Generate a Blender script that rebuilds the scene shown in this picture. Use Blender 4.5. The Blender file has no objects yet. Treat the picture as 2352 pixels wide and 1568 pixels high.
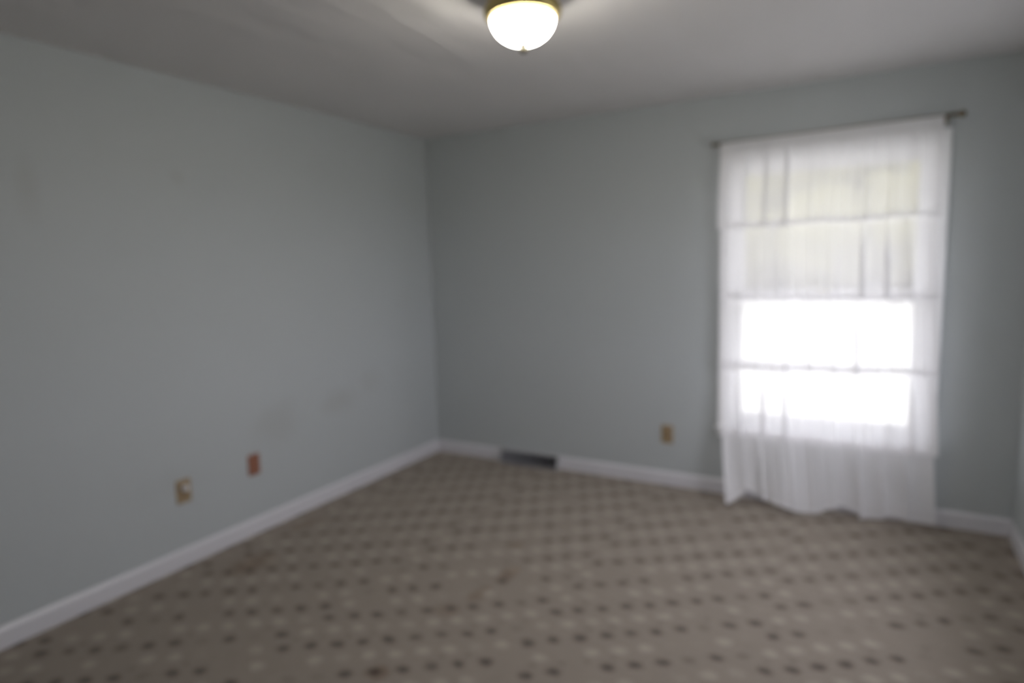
import bpy, bmesh, math, random
from mathutils import Vector, Matrix, noise
random.seed(7)
SC = bpy.context.scene
C = SC.collection

# ---------------------------------------------------------------- camera
W, H, YF = 3.685, 2.44, -4.55           # room: x 0..W, back wall y=0, front wall y=YF
cam = bpy.data.cameras.new('camera'); cam_o = bpy.data.objects.new('camera', cam); C.objects.link(cam_o)
R_ = (0.8698457877785836, 0.49258112020084976, -0.027058187402914782)
U_ = (-0.03786012386939869, 0.1213427965367192, 0.9918883690966651)
F_ = (-0.4918688000925136, 0.8617654934785474, -0.12419870267127023)
cam_o.matrix_world = Matrix(((R_[0], U_[0], -F_[0], 3.01038),
                             (R_[1], U_[1], -F_[1], -4.03115),
                             (R_[2], U_[2], -F_[2], 1.49425), (0, 0, 0, 1)))
cam.sensor_width = 36.0
cam.lens = 1458.22 / 2352 * 36
cam.clip_start = 0.02; cam.clip_end = 200
cam.dof.use_dof = True                   # the photograph is out of focus everywhere
cam.dof.focus_distance = 0.62
cam.dof.aperture_fstop = 2.2
SC.camera = cam_o

# ---------------------------------------------------------------- world, lights, exposure
w = bpy.data.worlds.new('sky'); SC.world = w; w.use_nodes = True
nt = w.node_tree; nt.nodes.clear()
wo = nt.nodes.new('ShaderNodeOutputWorld'); bg = nt.nodes.new('ShaderNodeBackground')
bg.inputs['Color'].default_value = (0.975, 0.98, 1.09, 1); bg.inputs['Strength'].default_value = 9.0
nt.links.new(bg.outputs[0], wo.inputs[0])
sun = bpy.data.lights.new('sun', 'SUN'); sun.energy = 13.0; sun.angle = math.radians(2); sun.color = (1, .97, .92)
sun_o = bpy.data.objects.new('sun', sun); C.objects.link(sun_o)
sun_o.rotation_euler = (math.radians(24), math.radians(-26), 0)      # high behind the house: lights the yard, not the room
def portal(name, loc, rot, sx, sy):
    l = bpy.data.lights.new(name, 'AREA'); l.shape = 'RECTANGLE'; l.size = sx; l.size_y = sy
    o = bpy.data.objects.new(name, l); C.objects.link(o); o.location = loc; o.rotation_euler = rot
    l.cycles.is_portal = True
SC.view_settings.view_transform = 'Standard'; SC.view_settings.look = 'None'
SC.view_settings.gamma = 1.0; SC.view_settings.use_curve_mapping = False
SC.view_settings.exposure = 0.07
SC.render.engine = 'CYCLES'
cy = SC.cycles
cy.use_denoising = True
cy.max_bounces = 14; cy.diffuse_bounces = 8; cy.glossy_bounces = 3; cy.transparent_max_bounces = 16
cy.transmission_bounces = 6
cy.sample_clamp_indirect = 12.0

# ---------------------------------------------------------------- helpers
def mesh_obj(name, bm, mat, parent=None, smooth=False):
    me = bpy.data.meshes.new(name); bm.normal_update(); bm.to_mesh(me); bm.free()
    if mat: me.materials.append(mat)
    if smooth:
        for p_ in me.polygons: p_.use_smooth = True
    o = bpy.data.objects.new(name, me); C.objects.link(o)
    if parent: o.parent = parent
    return o
def empty(name, loc, label=None, cat=None, kind=None, group=None):
    o = bpy.data.objects.new(name, None); C.objects.link(o); o.location = loc; o.empty_display_size = .1
    if label: o['label'] = label
    if cat: o['category'] = cat
    if kind: o['kind'] = kind
    if group: o['group'] = group
    return o
def box(bm, x0, x1, y0, y1, z0, z1, bev=0.0, seg=2):
    t = bmesh.new()
    bmesh.ops.create_cube(t, size=1.0)
    bmesh.ops.scale(t, vec=(x1-x0, y1-y0, z1-z0), verts=t.verts)
    bmesh.ops.translate(t, vec=((x0+x1)/2, (y0+y1)/2, (z0+z1)/2), verts=t.verts)
    if bev: bmesh.ops.bevel(t, geom=t.edges[:], offset=bev, segments=seg, affect='EDGES', profile=.5)
    me = bpy.data.meshes.new('tmp'); t.to_mesh(me); t.free(); bm.from_mesh(me); bpy.data.meshes.remove(me)
def bx(*a, **k):
    bm = bmesh.new(); box(bm, *a, **k); return bm
def lathe(prof, n=48, bm=None, mat=None):
    """profile of (r, z) turned about z"""
    bm = bm or bmesh.new(); rings = []
    for r, z in prof:
        if r < 1e-6: rings.append([bm.verts.new(Vector((0, 0, z)))])
        else: rings.append([bm.verts.new((r*math.cos(2*math.pi*i/n), r*math.sin(2*math.pi*i/n), z)) for i in range(n)])
    for a, b in zip(rings, rings[1:]):
        for i in range(n):
            j = (i+1) % n
            if len(a) == 1 and len(b) == 1: continue
            if len(a) == 1: bm.faces.new((a[0], b[j], b[i]))
            elif len(b) == 1: bm.faces.new((a[i], a[j], b[0]))
            else: bm.faces.new((a[i], a[j], b[j], b[i]))
    bmesh.ops.recalc_face_normals(bm, faces=bm.faces)
    return bm
def extrude_prof(pts, axis, a, b):
    """closed 2-D profile swept straight: axis 'x' -> pts are (y,z); axis 'y' -> pts are (x,z)"""
    bm = bmesh.new()
    mk = (lambda t, p: (t, p[0], p[1])) if axis == 'x' else (lambda t, p: (p[0], t, p[1]))
    A = [bm.verts.new(mk(a, p)) for p in pts]; B = [bm.verts.new(mk(b, p)) for p in pts]
    n = len(pts)
    for i in range(n): bm.faces.new((A[i], A[(i+1) % n], B[(i+1) % n], B[i]))
    bm.faces.new(A[::-1]); bm.faces.new(B)
    bmesh.ops.recalc_face_normals(bm, faces=bm.faces)
    return bm

# node helpers
class N:
    def __init__(s, name):
        s.m = bpy.data.materials.new(name); s.m.use_nodes = True; s.t = s.m.node_tree; s.t.nodes.clear()
        s.out = s.t.nodes.new('ShaderNodeOutputMaterial')
    def n(s, typ, **kw):
        nd = s.t.nodes.new(typ)
        for k, v in kw.items():
            if k.startswith('_'): setattr(nd, k[1:], v)
        return nd
    def link(s, a, b): s.t.links.new(a, b)
    def val(s, sock, v):
        if hasattr(v, 'links') or isinstance(v, bpy.types.NodeSocket): s.link(v, sock)
        else: sock.default_value = v
    def math(s, op, a, b=0.0, c=None):
        nd = s.n('ShaderNodeMath', _operation=op); s.val(nd.inputs[0], a); s.val(nd.inputs[1], b)
        if c is not None: s.val(nd.inputs[2], c)
        return nd.outputs[0]
    def mix(s, f, a, b, blend='MIX'):
        nd = s.n('ShaderNodeMix', _data_type='RGBA', _blend_type=blend)
        s.val(nd.inputs[0], f); s.val(nd.inputs[6], a); s.val(nd.inputs[7], b); return nd.outputs[2]
    def obj(s): return s.n('ShaderNodeTexCoord').outputs['Object']
    def geo(s): return s.n('ShaderNodeNewGeometry').outputs['Position']
    def noise(s, vec, scale, detail=3, rough=.5, out=0):
        nd = s.n('ShaderNodeTexNoise'); s.link(vec, nd.inputs['Vector']); nd.inputs['Scale'].default_value = scale
        nd.inputs['Detail'].default_value = detail; nd.inputs['Roughness'].default_value = rough; return nd.outputs[out]
    def scalev(s, vec, v):
        nd = s.n('ShaderNodeVectorMath', _operation='MULTIPLY'); s.link(vec, nd.inputs[0]); nd.inputs[1].default_value = v; return nd.outputs[0]
    def ramp(s, f, a, b, c0=0., c1=1.):
        nd = s.n('ShaderNodeMapRange', _clamp=True, _interpolation_type='SMOOTHSTEP'); s.val(nd.inputs[0], f)
        nd.inputs[1].default_value = a; nd.inputs[2].default_value = b; nd.inputs[3].default_value = c0; nd.inputs[4].default_value = c1
        return nd.outputs[0]
    def bump(s, h, strength=.3, dist=.01):
        nd = s.n('ShaderNodeBump'); nd.inputs['Strength'].default_value = strength; nd.inputs['Distance'].default_value = dist
        s.link(h, nd.inputs['Height']); return nd.outputs[0]
    def bsdf(s, col, rough=.6, metal=0., normal=None, spec=.5):
        nd = s.n('ShaderNodeBsdfPrincipled'); s.val(nd.inputs['Base Color'], col); s.val(nd.inputs['Roughness'], rough)
        nd.inputs['Metallic'].default_value = metal; nd.inputs['Specular IOR Level'].default_value = spec
        if normal: s.link(normal, nd.inputs['Normal'])
        s.link(nd.outputs[0], s.out.inputs[0]); return nd
def rgb(r, g, b): return (r, g, b, 1)
def simple(name, col, rough=.5, metal=0., scale=40, var=.06, bump=.0):
    k = N(name); f = k.noise(k.obj(), scale, 3)
    a = tuple(c*(1-var) for c in col) + (1,); b = tuple(min(1, c*(1+var)) for c in col) + (1,)
    c = k.mix(f, a, b); nrm = k.bump(f, bump, .002) if bump else None
    k.bsdf(c, rough, metal, nrm); return k.m

# wall paint, with a few faint smudges on the left wall
def wall_mat():
    k = N('blue_grey_wall_paint'); g = k.geo()
    f = k.noise(g, 1.3, 3); c = k.mix(f, rgb(.480, .511, .514), rgb(.500, .527, .529))
    sm = None
    for (x, y, z, rx, rz, s) in ((0, -1.05, .62, .20, .10, .20), (0, -1.55, .60, .22, .15, .16), (0, -.75, .70, .12, .12, .12),
                                 (0, -2.70, 1.85, .06, .16, .16), (0, -2.05, 1.95, .05, .05, .14), (0, -2.20, .45, .30, .10, .06)):
        d = k.n('ShaderNodeVectorMath', _operation='SUBTRACT'); k.link(g, d.inputs[0]); d.inputs[1].default_value = (x, y, z)
        e = k.scalev(d.outputs[0], (8, 1/rx, 1/rz))
        l = k.n('ShaderNodeVectorMath', _operation='LENGTH'); k.link(e, l.inputs[0])
        wob = k.math('MULTIPLY_ADD', k.noise(g, 9, 4), 1.2, -.6)
        q = k.math('MULTIPLY', k.ramp(k.math('ADD', l.outputs['Value'], wob), .1, 1.2, 1., 0.), s)
        sm = q if sm is None else k.math('MAXIMUM', sm, q)
    c = k.mix(sm, c, rgb(.30, .28, .24))
    roller = k.noise(g, 260, 2)
    k.bsdf(c, .55, 0, k.bump(roller, .12, .0015), .35); return k.m
def ceil_mat():
    k = N('textured_ceiling_paint'); g = k.geo()
    streak = k.noise(k.scalev(g, (9, 1.6, 1)), 1.0, 4, .55)
    fine = k.noise(g, 90, 3)
    h = k.math('ADD', k.math('MULTIPLY', streak, 1.0), k.math('MULTIPLY', fine, .10))
    c = k.mix(k.noise(g, 2, 2), rgb(.70, .685, .685), rgb(.73, .71, .705))
    k.bsdf(c, .8, 0, k.bump(h, .65, .024), .2); return k.m
def carpet_mat():
    """bidirectional lattice of dark and cream flecks, 8.45 cm by 24.5 cm cells stepping 6.1 cm per column"""
    k = N('flecked_carpet'); g = k.geo(); sp = k.n('ShaderNodeSeparateXYZ')
    wv = k.n('ShaderNodeTexNoise'); k.link(g, wv.inputs['Vector']); wv.inputs['Scale'].default_value = 7; wv.inputs['Detail'].default_value = 1
    wa = k.n('ShaderNodeVectorMath', _operation='SUBTRACT'); k.link(wv.outputs['Color'], wa.inputs[0]); wa.inputs[1].default_value = (.5, .5, .5)
    wb = k.scalev(wa.outputs[0], (.036, .036, 0))
    wc = k.n('ShaderNodeVectorMath', _operation='ADD'); k.link(g, wc.inputs[0]); k.link(wb, wc.inputs[1])
    k.link(wc.outputs[0], sp.inputs[0]); X, Y = sp.outputs[0], sp.outputs[1]
    u = k.math('DIVIDE', k.math('SUBTRACT', X, .270), .0845)
    n = k.math('FLOOR', k.math('ADD', u, .5))
    q = k.math('FLOOR', k.math('DIVIDE', k.math('ADD', n, 1.0), 10.0))
    gg = k.math('SUBTRACT', n, k.math('MULTIPLY', q, 2.0))
    yo = k.math('ADD', k.math('SUBTRACT', k.math('MULTIPLY', gg, .0611), k.math('MULTIPLY', n, .0012)), -2.384)
    v = k.math('DIVIDE', k.math('SUBTRACT', Y, yo), .2445)
    rag = k.noise(g, 75, 2, .6)
    def fleck(shift, rx, ry, seed, thr):
        vv = k.math('SUBTRACT', v, shift)
        m = k.math('FLOOR', k.math('ADD', vv, .5))
        dx = k.math('DIVIDE', k.math('MULTIPLY', k.math('SUBTRACT', u, n), .0845), rx)
        dy = k.math('DIVIDE', k.math('MULTIPLY', k.math('SUBTRACT', vv, m), .2445), ry)
        r = k.math('SQRT', k.math('ADD', k.math('MULTIPLY', dx, dx), k.math('MULTIPLY', dy, dy)))
        cb = k.n('ShaderNodeCombineXYZ'); k.link(n, cb.inputs[0]); k.link(m, cb.inputs[1]); cb.inputs[2].default_value = seed
        wn = k.n('ShaderNodeTexWhiteNoise', _noise_dimensions='3D'); k.link(cb.outputs[0], wn.inputs[0])
        s = k.ramp(wn.outputs[0], thr, thr+.35, 0.0, 1.)
        r = k.math('ADD', r, k.math('MULTIPLY_ADD', rag, 1.1, -.55))      # ragged tuft edges
        return k.math('MULTIPLY', k.ramp(r, .25, 1.40, 1., 0.), s), wn.outputs[1]
    dk, dr = fleck(0.0, .031, .026, 1.3, .0)
    lt, lr = fleck(0.5, .033, .028, 4.7, .06)
    # second, weaker set of pale and dark tufts between
    d2, _ = fleck(0.25, .018, .016, 9.1, .55)
    tuft = k.noise(g, 210, 2, .6)
    base = k.mix(k.noise(g, 14, 3), rgb(.295, .252, .214), rgb(.345, .298, .254))
    base = k.mix(k.math('MULTIPLY', k.noise(g, 60, 2), .5), base, rgb(.23, .197, .172))
    dcol = k.mix(k.n('ShaderNodeSeparateColor').outputs[0] if False else .5, rgb(.085, .074, .069), rgb(.115, .087, .072))
    lcol = rgb(.53, .48, .405)
    c = k.mix(k.math('MULTIPLY', lt, .48), base, lcol)
    c = k.mix(k.math('MULTIPLY', d2, .5), c, rgb(.17, .145, .125))
    c = k.mix(k.math('MULTIPLY', dk, .92), c, dcol)
    # brown stains trodden into the pile
    sm = None
    for (x, y, rx, ry, s) in ((.30, -2.03, .10, .14, .55), (1.53, -1.53, .045, .10, .5), (1.50, -1.76, .04, .10, .4), (1.41, -1.24, .05, .06, .35),
                              (1.47, -2.40, .05, .05, .55), (1.45, -1.93, .07, .06, .3), (.16, -1.55, .06, .10, .35)):
        d = k.n('ShaderNodeVectorMath', _operation='SUBTRACT'); k.link(g, d.inputs[0]); d.inputs[1].default_value = (x, y, 0)
        e = k.scalev(d.outputs[0], (1/rx, 1/ry, 0)); l = k.n('ShaderNodeVectorMath', _operation='LENGTH'); k.link(e, l.inputs[0])
        wob = k.math('MULTIPLY_ADD', k.noise(g, 16, 3), 1.4, -.7)
        qq = k.math('MULTIPLY', k.ramp(k.math('ADD', l.outputs['Value'], wob), .3, 1.3, 1., 0.), s)
        sm = qq if sm is None else k.math('MAXIMUM', sm, qq)
    c = k.mix(sm, c, rgb(.50, .35, .24), 'MULTIPLY')
    h = k.math('ADD', tuft, k.math('MULTIPLY', lt, .4))
    nd = k.bsdf(c, .95, 0, k.bump(h, .7, .006), .1)
    nd.inputs['Sheen Weight'].default_value = .35; nd.inputs['Sheen Roughness'].default_value = .4; nd.inputs['Sheen Tint'].default_value = (.85, .75, .61, 1)
    return k.m

def two(name, ca, cb, scale, rough=.8, bump=0.):
    k = N(name); f = k.noise(k.geo(), scale, 4); k.bsdf(k.mix(f, ca, cb), rough, 0, k.bump(f, bump, .01) if bump else None, .2); return k.m
M = dict(
    wall=wall_mat(), ceil=ceil_mat(), carpet=carpet_mat(),
    trim=simple('white_trim_paint', (.70, .69, .715), .35, 0, 6, .02),
    trimw=simple('white_window_paint', (.88, .88, .88), .35, 0, 6, .02),
    brass=simple('antique_brass', (.42, .34, .14), .28, .95, 30, .15),
    rod=simple('dark_brass_rod', (.17, .125, .065), .38, .8, 40, .15),
    tan=simple('tan_plastic', (.36, .265, .155), .4, 0, 40, .05),
    tan2=simple('tan_plastic_socket', (.30, .21, .12), .45, 0, 40, .05),
    rust=simple('rust_brown_plastic', (.30, .125, .075), .4, 0, 40, .10),
    dull=simple('dull_aged_brass', (.060, .052, .028), .55, .3, 40, .1),
    slot=simple('dark_slot', (.02, .018, .015), .7),
    white=simple('white_plastic', (.72, .72, .72), .35),
    steel=simple('screw_steel', (.55, .50, .42), .35, .9),
    vent=simple('grey_vent_enamel', (.34, .34, .36), .45, .2, 30, .06),
    ventw=simple('pale_vent_enamel', (.50, .50, .50), .45, 0, 30, .04),
    ventd=simple('dark_duct_inside', (.05, .05, .055), .7),
    grass=two('dry_lawn', rgb(.29, .29, .27), rgb(.36, .36, .33), 3, .9),
    leaf=two('hedge_leaves', rgb(.095, .095, .042), rgb(.130, .127, .062), 2.5, .8, .3),
    soffit=simple('soffit_paint', (.45, .45, .42), .7),
    shingle=simple('roof_shingle', (.10, .09, .085), .9),
)
def lamp_glass():
    k = N('lit_alabaster_glass'); o = k.obj(); sp = k.n('ShaderNodeSeparateXYZ'); k.link(o, sp.inputs[0])
    f = k.noise(k.scalev(o, (1, 1, 1)), 22, 4, .6)
    rim = k.ramp(sp.outputs[2], -.026, -.004, 0., 1.)
    s = k.math('MULTIPLY', k.math('MULTIPLY_ADD', rim, -57.0, 58.0), k.ramp(f, .25, .75, .75, 1.15))
    c = k.mix(rim, rgb(1, .95, .85), rgb(1, .82, .55))
    e = k.n('ShaderNodeEmission'); k.link(c, e.inputs[0]); k.link(s, e.inputs[1])
    g = k.n('ShaderNodeBsdfGlossy'); g.inputs['Roughness'].default_value = .15
    g.inputs['Color'].default_value = (.05, .05, .05, 1)
    a = k.n('ShaderNodeAddShader'); k.link(e.outputs[0], a.inputs[0]); k.link(g.outputs[0], a.inputs[1]); k.link(a.outputs[0], k.out.inputs[0])
    return k.m
def glass_mat():
    k = N('window_glass'); t = k.n('ShaderNodeBsdfTransparent'); t.inputs[0].default_value = (.95, .95, .95, 1)
    g = k.n('ShaderNodeBsdfGlossy'); g.inputs['Roughness'].default_value = .02
    m = k.n('ShaderNodeMixShader'); m.inputs[0].default_value = .05
    k.link(t.outputs[0], m.inputs[1]); k.link(g.outputs[0], m.inputs[2]); k.link(m.outputs[0], k.out.inputs[0]); return k.m
def sheer_mat(name, tr):
    k = N(name); uv = k.obj(); weave = k.noise(uv, 600, 1)
    d = k.n('ShaderNodeBsdfDiffuse'); d.inputs[0].default_value = (.93, .92, .93, 1)
    tl = k.n('ShaderNodeBsdfTranslucent'); tl.inputs[0].default_value = (.93, .925, .93, 1)
    m1 = k.n('ShaderNodeMixShader'); m1.inputs[0].default_value = .20; k.link(d.outputs[0], m1.inputs[1]); k.link(tl.outputs[0], m1.inputs[2])
    t = k.n('ShaderNodeBsdfTransparent')
    m2 = k.n('ShaderNodeMixShader'); k.link(k.math('MULTIPLY_ADD', weave, -.12, tr+.06), m2.inputs[0])
    k.link(m1.outputs[0], m2.inputs[1]); k.link(t.outputs[0], m2.inputs[2]); k.link(m2.outputs[0], k.out.inputs[0]); return k.m
M['lamp'] = lamp_glass(); M['glass'] = glass_mat()
M['sheer'] = sheer_mat('white_sheer_voile', .17); M['hem'] = sheer_mat('white_voile_hem_double', .10)

# ---------------------------------------------------------------- room shell
T = .14
WX0, WX1, WZ0, WZ1 = 2.245, 3.275, .455, 2.045          # opening of the window on the back wall
def struct(name, bm, mat):
    o = mesh_obj(name, bm, mat); o['kind'] = 'structure'; return o
struct('floor', bx(-T, W+T, YF-T, T, -.12, 0), M['carpet'])
struct('ceiling', bx(-T, W+T, YF-T, T, H, H+.12), M['ceil'])
struct('wall_left', bx(-T, 0, YF-T, T, 0, H), M['wall'])
GX0, GX1, GZ0, GZ1 = 2.62, 3.17, .95, 1.95                 # opening added for fill light, in the wall behind the camera
bm = bmesh.new(); box(bm, 0, GX0, YF-T, YF, 0, H); box(bm, GX1, W, YF-T, YF, 0, H)
box(bm, GX0, GX1, YF-T, YF, 0, GZ0); box(bm, GX0, GX1, YF-T, YF, GZ1, H); struct('wall_front', bm, M['wall'])
FY0, FY1, FZ0, FZ1 = -1.80, -.85, .72, 1.86             # unseen opening cut to let in fill light, right wall outside the frame
bm = bmesh.new(); box(bm, W, W+T, YF-T, FY0, 0, H); box(bm, W, W+T, FY1, T, 0, H)
box(bm, W, W+T, FY0, FY1, 0, FZ0); box(bm, W, W+T, FY0, FY1, FZ1, H); struct('wall_right', bm, M['wall'])
def holed(name, y0, y1, x0, x1, z0, z1):
    bm = bmesh.new()
    box(bm, 0, x0, y0, y1, 0, H); box(bm, x1, W, y0, y1, 0, H)
    box(bm, x0, x1, y0, y1, z1, H)
    if z0 > 0: box(bm, x0, x1, y0, y1, 0, z0)
    return struct(name, bm, M['wall'])
holed('wall_back', 0, T, WX0, WX1, WZ0, WZ1)


BP = [(0, 0), (.014, 0), (.014, .074), (.011, .082), (.006, .088), (.003, .092), (0, .092)]
VX0, VX1 = .600, 1.085                                     # floor register interrupts the board
def base_x(name, segs):
    bm = bmesh.new()
    for a, b in segs:
        t = extrude_prof([(-y-.0, z) for y, z in BP], 'x', a, b); me = bpy.data.meshes.new('t'); t.to_mesh(me); t.free(); bm.from_mesh(me); bpy.data.meshes.remove(me)
    return struct(name, bm, M['trim'])
base_x('baseboard_back', ((.0, VX0), (VX1, W)))
struct('baseboard_left', extrude_prof([(y, z) for y, z in BP], 'y', YF, -.014), M['trim'])
struct('baseboard_right', extrude_prof([(W-y, z) for y, z in BP], 'y', YF, -.014), M['trim'])

# ---------------------------------------------------------------- window on the back wall
win = empty('window_1', (0, 0, 0), kind='structure')
CW = .046
def part(name, bm, mat, parent, smooth=False): return mesh_obj(name, bm, mat, parent, smooth)
cx0, cx1, cz1 = WX0-CW-.008, WX1+CW+.012, WZ1+CW+.022
part('side_casing', bx(cx0, WX0-.012, -.019, 0, WZ0-.02, cz1-CW, bev=.004), M['trimw'], win)
part('side_casing', bx(WX1+.012, cx1, -.019, 0, WZ0-.02, cz1-CW, bev=.004), M['trimw'], win)
part('head_casing', bx(cx0, cx1, -.020, 0, cz1-CW, cz1, bev=.004), M['trimw'], win)
part('window_sill', bx(cx0-.012, cx1+.012, -.040, .05, WZ0-.035, WZ0-.012, bev=.006), M['trimw'], win)
part('apron', bx(cx0, cx1, -.017, 0, WZ0-.085, WZ0-.035, bev=.004), M['trimw'], win)
bm = bmesh.new()                                            # jamb lining
box(bm, WX0-.012, WX0+.010, -.002, T, WZ0-.012, WZ1); box(bm, WX1-.010, WX1+.012, -.002, T, WZ0-.012, WZ1)
box(bm, WX0-.012, WX1+.012, -.002, T, WZ1-.010, WZ1+.012); box(bm, WX0-.012, WX1+.012, .045, T, WZ0-.012, WZ0+.008)
part('jamb', bm, M['trimw'], win)
ZM = (WZ0+WZ1)/2
def sash(name, y, z0, z1):
    s = .058; bm = bmesh.new(); x0, x1 = WX0+.010, WX1-.010
    box(bm, x0, x0+s, y, y+.030, z0, z1, .003); box(bm, x1-s, x1, y, y+.030, z0, z1, .003)
    box(bm, x0+s-.002, x1-s+.002, y+.001, y+.029, z0, z0+s, .003); box(bm, x0+s-.002, x1-s+.002, y+.001, y+.029, z1-s, z1, .003)
    f = part(name, bm, M['trimw'], win)
    part('glass_pane', bx(x0+s-.004, x1-s+.004, y+.013, y+.017, z0+s-.004, z1-s+.004), M['glass'], f)
sash('upper_sash', .095, ZM-.02, WZ1-.010); sash('lower_sash', .060, WZ0+.008, ZM+.02)
bm = bx((WX0+WX1)/2-.025, (WX0+WX1)/2+.025, .046, .062, ZM+.021, ZM+.036, bev=.003); part('sash_lock', bm, M['brass'], win)
portal('daylight_portal_back', ((WX0+WX1)/2, T+.02, (WZ0+WZ1)/2), (math.radians(-90), 0, 0), WX1-WX0, WZ1-WZ0)

# two out-of-view windows, added to brighten the room with extra sky light
def added_window(name, loc, rz, hw, z0, z1):
    w_ = empty(name, loc, kind='structure'); w_.rotation_euler = (0, 0, rz)      # local -y faces the room
    bm = bmesh.new()
    box(bm, -hw-.08, -hw, -.018, 0, z0-.08, z1+.08, .003); box(bm, hw, hw+.08, -.018, 0, z0-.08, z1+.08, .003)
    box(bm, -hw, hw, -.018, 0, z1, z1+.08, .003); box(bm, -hw, hw, -.03, 0, z0-.03, z0, .003)
    part('window_casing', bm, M['trimw'], w_)
    zm = (z0+z1)/2
    for nm, yo, a, b in (('lower_sash', .05, z0, zm+.02), ('upper_sash', .085, zm-.02, z1)):
        bm = bmesh.new()
        box(bm, -hw, -hw+.04, yo, yo+.03, a, b, .003); box(bm, hw-.04, hw, yo, yo+.03, a, b, .003)
        box(bm, -hw+.04, hw-.04, yo, yo+.03, a, a+.04, .003); box(bm, -hw+.04, hw-.04, yo, yo+.03, b-.04, b, .003)
        fr = part(nm, bm, M['trimw'], w_)
        part('glass_pane', bx(-hw+.03, hw-.03, yo+.013, yo+.017, a+.03, b-.03), M['glass'], fr)
added_window('added_window_right', (W, (FY0+FY1)/2, 0), math.radians(-90), (FY1-FY0)/2, FZ0, FZ1)
portal('fill_portal_right', (W+T+.02, (FY0+FY1)/2, (FZ0+FZ1)/2), (0, math.radians(90), 0), FZ1-FZ0, FY1-FY0)
added_window('added_window_front', ((GX0+GX1)/2, YF, 0), math.radians(180), (GX1-GX0)/2, GZ0, GZ1)
portal('fill_portal_front', ((GX0+GX1)/2, YF-T-.02, (GZ0+GZ1)/2), (math.radians(90), 0, 0), GX1-GX0, GZ1-GZ0)

# ---------------------------------------------------------------- outdoors, seen only through the sheer curtain
struct('ground', bx(-45, 50, -22, 50, -.75, -.45), M['grass'])
bm = bmesh.new()                                            # unseen eaves slab above the room, deepened at the back for shade
box(bm, -T-.4, W+T+.25, YF-T-.55, T+2.3, H+.13, H+.20)      # porch depth added to keep sky light off the curtain
struct('added_shade_roof', bm, M['soffit'])
t = extrude_prof([(YF-T-.6, H+.20), (T+2.35, H+.20), ((YF)/2, H+1.7)], 'x', -T-.5, W+T+.3); struct('roof', t, M['shingle'])
bm = bmesh.new()
for i in range(26):
    x = -28 + i*2.6 + random.uniform(-.5, .5)
    r = random.uniform(3.2, 4.6); z = random.uniform(2.0, 10.); y = 35.5 + random.uniform(-1.5, 1.5)
    t = bmesh.new(); bmesh.ops.create_icosphere(t, subdivisions=4, radius=r)
    for v in t.verts:
        n_ = v.co.normalized(); v.co += n_*(noise.noise(v.co*1.4+Vector((i*7, 0, 0)))*.5 + noise.noise(v.co*5+Vector((i, 3, 0)))*.22)
        v.co += Vector((x, y, z))
    me = bpy.data.meshes.new('t'); t.to_mesh(me); t.free(); bm.from_mesh(me); bpy.data.meshes.remove(me)
for i in range(14):
    x = -28 + i*4.8; t = bmesh.new(); bmesh.ops.create_icosphere(t, subdivisions=4, radius=3.4)
    for v in t.verts:
        n_ = v.co.normalized(); v.co += n_*(noise.noise(v.co*1.6+Vector((i*5, 9, 0)))*.5)
        v.co += Vector((x, 35, 2.3))
    me = bpy.data.meshes.new('t'); t.to_mesh(me); t.free(); bm.from_mesh(me); bpy.data.meshes.remove(me)
o = mesh_obj('hedge', bm, M['leaf'], None, True)
o['label'] = 'yellow-green foliage outdoors, glimpsed faintly through the top of the curtain'; o['category'] = 'hedge'; o['kind'] = 'stuff'

# ---------------------------------------------------------------- ceiling light
LX, LY = 1.899, -1.945
lt = empty('ceiling_light', (LX, LY, H), 'lit flush ceiling light, frosted glass bowl in a brass ring', 'ceiling light')
prof = [(0, 0), (.122, 0), (.124, -.006), (.122, -.022), (.119, -.036), (.123, -.048), (.132, -.058), (.1375, -.068), (.1380, -.079),
        (.135, -.089), (.130, -.094), (.123, -.096), (.118, -.095), (.113, -.088), (.112, -.078)]
part('brass_ring', lathe(prof, 72), M['brass'], lt, True)['label'] = 'antique brass ring against the ceiling'
R0, DZ = .1145, .094
pr = [(R0*math.cos(a)**.9 if a < 1.55 else 0, -DZ*math.sin(a)) for a in [i*math.pi/2/22 for i in range(23)]]
pr = [(R0*.955, .004)] + pr
g = part('glass_bowl', lathe(pr, 72), M['lamp'], lt, True); g.location = (0, 0, -.090); g['label'] = 'glowing frosted glass bowl'
fp = [(0, -.168), (.021, -.1695), (.0235, -.1745), (.0225, -.1815), (.018, -.187), (.012, -.190), (.015, -.194), (.0165, -.200), (.014, -.206), (.008, -.211), (.0045, -.214), (0, -.215)]
part('finial', lathe(fp, 24), M['dull'], lt, True)['label'] = 'small brass finial knob under the bowl'

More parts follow.
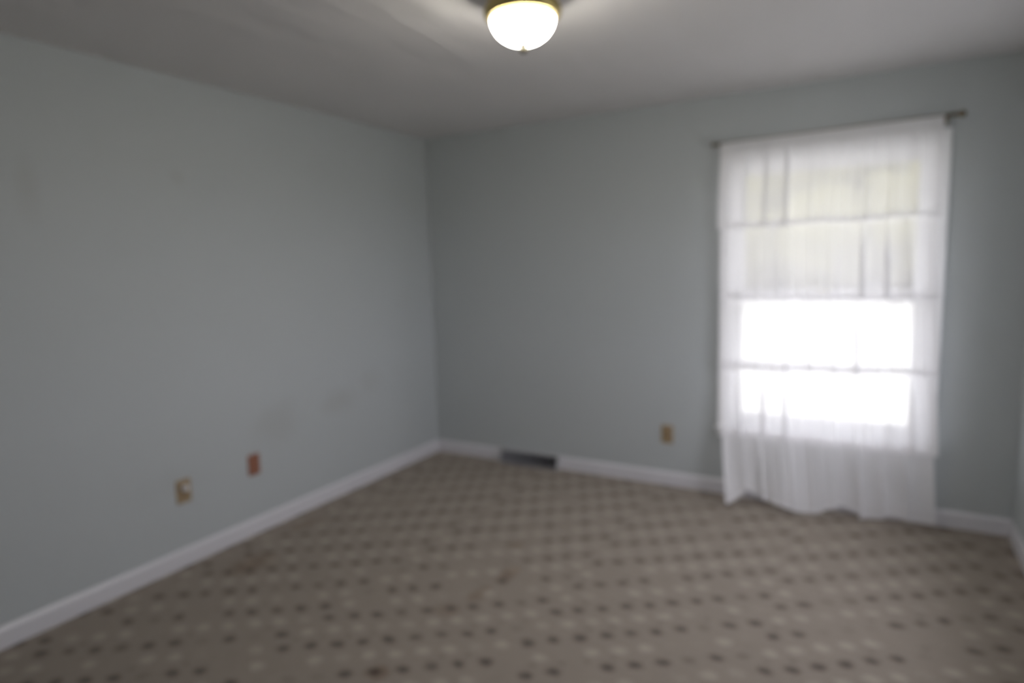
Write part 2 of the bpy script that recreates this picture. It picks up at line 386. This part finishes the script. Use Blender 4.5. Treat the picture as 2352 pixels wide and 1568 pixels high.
# ---------------------------------------------------------------- curtain rod
RY, RZ = -.068, 2.150
rod = empty('curtain_rod', (0, 0, 0), 'dark brass curtain rod with knob ends above the window', 'curtain rod')
def tube_x(x0, x1, y, z0, z1, r, n=16):
    bm = bmesh.new(); a = []; b = []
    for i in range(n):
        c, s = r*math.cos(2*math.pi*i/n), r*math.sin(2*math.pi*i/n)
        a.append(bm.verts.new((x0, y+c, z0+s))); b.append(bm.verts.new((x1, y+c, z1+s)))
    for i in range(n): bm.faces.new((a[i], a[(i+1) % n], b[(i+1) % n], b[i]))
    bm.faces.new(a[::-1]); bm.faces.new(b); bmesh.ops.recalc_face_normals(bm, faces=bm.faces); return bm
RZL, RZR = 2.148, 2.166
part('pole', tube_x(2.180, 3.335, RY, RZL, RZR, .0085), M['rod'], rod, True)
def finial(x, z, sgn, sc=1.0):
    f = [(0, 0), (.010, 0), (.011, .004), (.0075, .008), (.007, .012), (.0125, .018), (.0165, .026), (.0165, .034), (.012, .042), (.006, .047), (0, .049)]
    bm = lathe([(r*sc, h*sc) for r, h in f], 24)
    bmesh.ops.rotate(bm, cent=(0, 0, 0), matrix=Matrix.Rotation(math.radians(90*sgn), 3, 'Y'), verts=bm.verts)
    bmesh.ops.translate(bm, vec=(x, RY, z), verts=bm.verts); return bm
part('finial', finial(2.181, RZL, -1, .78), M['rod'], rod, True)
part('finial', finial(3.333, RZR, 1, 1.0), M['rod'], rod, True)
for x, z in ((2.200, RZL), (3.305, RZR)):
    bm = bmesh.new()
    box(bm, x-.009, x+.009, -.004, 0, z-.030, z+.016, .0015)
    box(bm, x-.005, x+.005, RY-.002, -.003, z-.018, z-.009, .001)
    box(bm, x-.005, x+.005, RY-.012, RY+.012, z-.018, z-.008, .001)
    box(bm, x-.005, x+.005, RY-.013, RY-.009, z-.016, z+.002, .001)
    part('bracket', bm, M['rod'], rod)

# ---------------------------------------------------------------- tiered sheer curtain
cur = empty('sheer_curtain', (0, 0, 0), 'white sheer curtain with gathered tiers hanging to the carpet over the window', 'curtain')
# (z_top, z_bottom at left, z_bottom at right, x_left top/bottom, x_right top/bottom)
tiers = [(2.149, 1.655, 1.672, 2.197, 2.185, 3.290, 3.298),
         (1.690, 1.245, 1.238, 2.197, 2.203, 3.290, 3.312),
         (1.275, .802, .836, 2.203, 2.213, 3.303, 3.330),
         (.870, .420, .405, 2.212, 2.228, 3.318, 3.345),
         (.450, .060, .025, 2.226, 2.285, 3.322, 3.350)]
folds = [(random.uniform(0, 6.28), random.uniform(17, 42), random.uniform(.3, 1)) for _ in range(7)]
def tier(i, zt, zbl, zbr, xlt, xlb, xrt, xrb):
    NX, NZ = 760, 16
    bm = bmesh.new(); grid = []
    loc = [(random.uniform(0, 6.28), random.uniform(28, 75), random.uniform(.2, .8)) for _ in range(5)]
    hemvar = [(random.uniform(0, 6.28), random.uniform(3, 9)) for _ in range(3)]
    for j in range(NZ+1):
        t = j/NZ; row = []
        for ii in range(NX+1):
            s = ii/NX
            x = (xlt+(xlb-xlt)*t)*(1-s) + (xrt+(xrb-xrt)*t)*s
            zb = zbl*(1-s)+zbr*s
            zb += sum(math.sin(a+f*s*2)*.004 for a, f in hemvar)
            if i == 4:                                    # the lowest hem dips and lifts over the carpet
                dips = ((.02, -.050, .035), (.11, .045, .04), (.22, -.0, .05), (.42, -.035, .09), (.58, .035, .045), (.70, -.020, .05), (.80, .015, .06), (.95, -.01, .05))
                zb += sum(h*math.exp(-((s-c)/wd)**2) for c, h, wd in dips)
                zb = max(zb, .006)
            zt_ = zt + (.016*s if i == 0 else 0)
            z = zt_*(1-t) + zb*t
            gl = sum(A*math.sin(ph+f*s) for ph, f, A in folds)*.0042          # folds that run the whole drop
            lo = sum(A*math.sin(ph+f*s+.8*t*math.sin(ph)) for ph, f, A in loc)*.0034  # gathers of this tier
            env = .35+.65*min(1, t*1.6)
            y = -.060 - i*.0 + gl*(.6+.5*i/4) + lo*env - .010*math.sin(math.pi*t)*.6
            if i == 0:
                if t < .07: y = -.0835 + lo*.1                # header sleeve in front of the rod
            y -= .012*t                                   # each tier flares out over the one below
            y += .006*(1-t)*(i > 0)
            if i == 4: y -= (.125*t*(math.exp(-((s-.30)/.22)**2)+1.0*math.exp(-((s-.0)/.07)**2)) + .03*t*math.exp(-((s-.75)/.2)**2))
            if i == 3: y -= .020*t
            if i == 4: y -= .016*(1-t)
            ph1 = 60*s + 1.7*math.sin(5*s+i) + i*1.3; ph2 = 121*s + 2*math.sin(9*s+2*i)
            am = .55+.45*math.sin(7.3*s+i*2.1); k1 = ((.35+.65*min(1, t*2)) if i else min(1, max(0, t-.07)*5))*min(1, s*14, (1-s)*14)
            x += k1*(.031*am*math.sin(ph1) + .006*math.sin(ph2)); y += k1*(.011*am*math.cos(ph1) + .005*math.cos(ph2))
            y = min(y, -.026)
            row.append(bm.verts.new((x, y, z)))
        grid.append(row)
    for j in range(NZ):
        for ii in range(NX): bm.faces.new((grid[j][ii], grid[j][ii+1], grid[j+1][ii+1], grid[j+1][ii]))
    o = part('tier', bm, M['sheer'], cur, True)
    o.data.materials.append(M['hem'])
    for p_ in o.data.polygons:
        j = p_.index // NX
        if j >= NZ-1 or (i > 0 and j < 1): p_.material_index = 1
    sb = o.modifiers.new('cloth_thickness', 'SOLIDIFY') if False else None
    return o
for i, a in enumerate(tiers): tier(i, *a)

# ---------------------------------------------------------------- wall plates
def plate_bm(w, h, d=.006):
    bm = bmesh.new(); box(bm, -w/2, w/2, -d, 0, -h/2, h/2, .0028, 3); return bm
def screw(parent, x, z, y=-.0062, r=.0032):
    bm = bmesh.new(); bmesh.ops.create_cone(bm, cap_ends=True, segments=14, radius1=r, radius2=r*.8, depth=.0016)
    bmesh.ops.rotate(bm, cent=(0, 0, 0), matrix=Matrix.Rotation(math.radians(90), 3, 'X'), verts=bm.verts)
    bmesh.ops.translate(bm, vec=(x, y, z), verts=bm.verts); part('screw', bm, M['steel'], parent)
def outlet(loc, rz, label, group=None):
    e = empty('wall_outlet', loc, label, 'wall outlet', group=group); e.rotation_euler = (0, 0, rz)
    part('cover_plate', plate_bm(.078, .122), M['tan'], e)
    for s in (-1, 1):
        bm = bmesh.new(); bmesh.ops.create_cone(bm, cap_ends=True, segments=32, radius1=.0172, radius2=.0165, depth=.003)
        for v in bm.verts: v.co.y = max(-.0140, min(.0140, v.co.y))
        bmesh.ops.rotate(bm, cent=(0, 0, 0), matrix=Matrix.Rotation(math.radians(90), 3, 'X'), verts=bm.verts)
        bmesh.ops.translate(bm, vec=(0, -.0070, s*.0195), verts=bm.verts)
        r = part('receptacle', bm, M['tan2'], e)
        bm = bmesh.new()
        for q in (-1, 1): box(bm, q*.0063-.0011, q*.0063+.0011, -.0091, -.0083, s*.0195+.0000, s*.0195+.0085)
        box(bm, -.0022, .0022, -.0091, -.0083, s*.0195-.0090, s*.0195-.0045)
        part('slots', bm, M['slot'], r)
    screw(e, 0, 0)
    return e
outlet((1.867, 0, .343), 0, 'tan duplex wall outlet on the back wall between the floor register and the curtain')
outlet((0, -2.166, .386), math.radians(90), 'tan duplex wall outlet on the left wall with a white plug in it')
e = empty('wall_plug', (.0085, -2.168, .4055), 'small white plug pushed into the left-wall outlet', 'plug'); e.rotation_euler = (0, 0, math.radians(90))
part('plug_body', bx(-.014, .014, -.024, 0, -.013, .013, bev=.004, seg=3), M['white'], e)
part('plug_face', bx(-.010, .010, -.027, -.023, -.009, .009, bev=.0015), M['white'], e)
e = empty('wall_plate', (0, -1.741, .399), 'reddish-brown wall plate on the left wall, right of the plugged outlet', 'wall plate'); e.rotation_euler = (0, 0, math.radians(90))
part('cover_plate', plate_bm(.076, .120), M['rust'], e)
screw(e, 0, .030); screw(e, 0, -.030)

# ---------------------------------------------------------------- floor register in the baseboard
vt = empty('floor_register', ((VX0+VX1)/2, 0, 0), 'grey metal baseboard heat register with splayed fins, in the back wall baseboard', 'register')
hw = (VX1-VX0)/2-.004
part('back_plate', bx(-hw, hw, -.004, 0, 0.001, .098), M['ventd'], vt)
part('top_cap', extrude_prof([(-.004, .098), (-.004, .105), (-.012, .107), (-.030, .099), (-.033, .092), (-.028, .090), (-.010, .096)], 'x', -hw, hw), M['ventw'], vt)
for s in (-1, 1):
    a, b = (s*hw-.003, s*hw+.003)
    part('end_cap', extrude_prof([(-.004, .001), (-.004, .104), (-.030, .098), (-.062, .012), (-.062, .001)], 'x', a, b), M['ventw'], vt)
part('bottom_rail', bx(-hw+.003, hw-.003, -.064, -.056, .001, .012, bev=.001), M['vent'], vt)
nf = 30
fin_me = {}
for i in range(nf):
    x = -hw+.012 + (2*hw-.024)*i/(nf-1); a = math.radians(52*(x/hw))
    bm = bmesh.new(); pts = [(-.006, .003), (-.006, .094), (-.027, .090), (-.056, .012), (-.056, .003)]
    A = [bm.verts.new((-.0005, p[0], p[1])) for p in pts]; B = [bm.verts.new((.0005, p[0], p[1])) for p in pts]
    for q in range(5): bm.faces.new((A[q], A[(q+1) % 5], B[(q+1) % 5], B[q]))
    bm.faces.new(A[::-1]); bm.faces.new(B); bmesh.ops.recalc_face_normals(bm, faces=bm.faces)
    bmesh.ops.rotate(bm, cent=(0, -.006, 0), matrix=Matrix.Rotation(a*.55, 3, 'Z'), verts=bm.verts)
    o = part('fin', bm, M['vent'], vt); o.location = (x*.93, 0, 0)
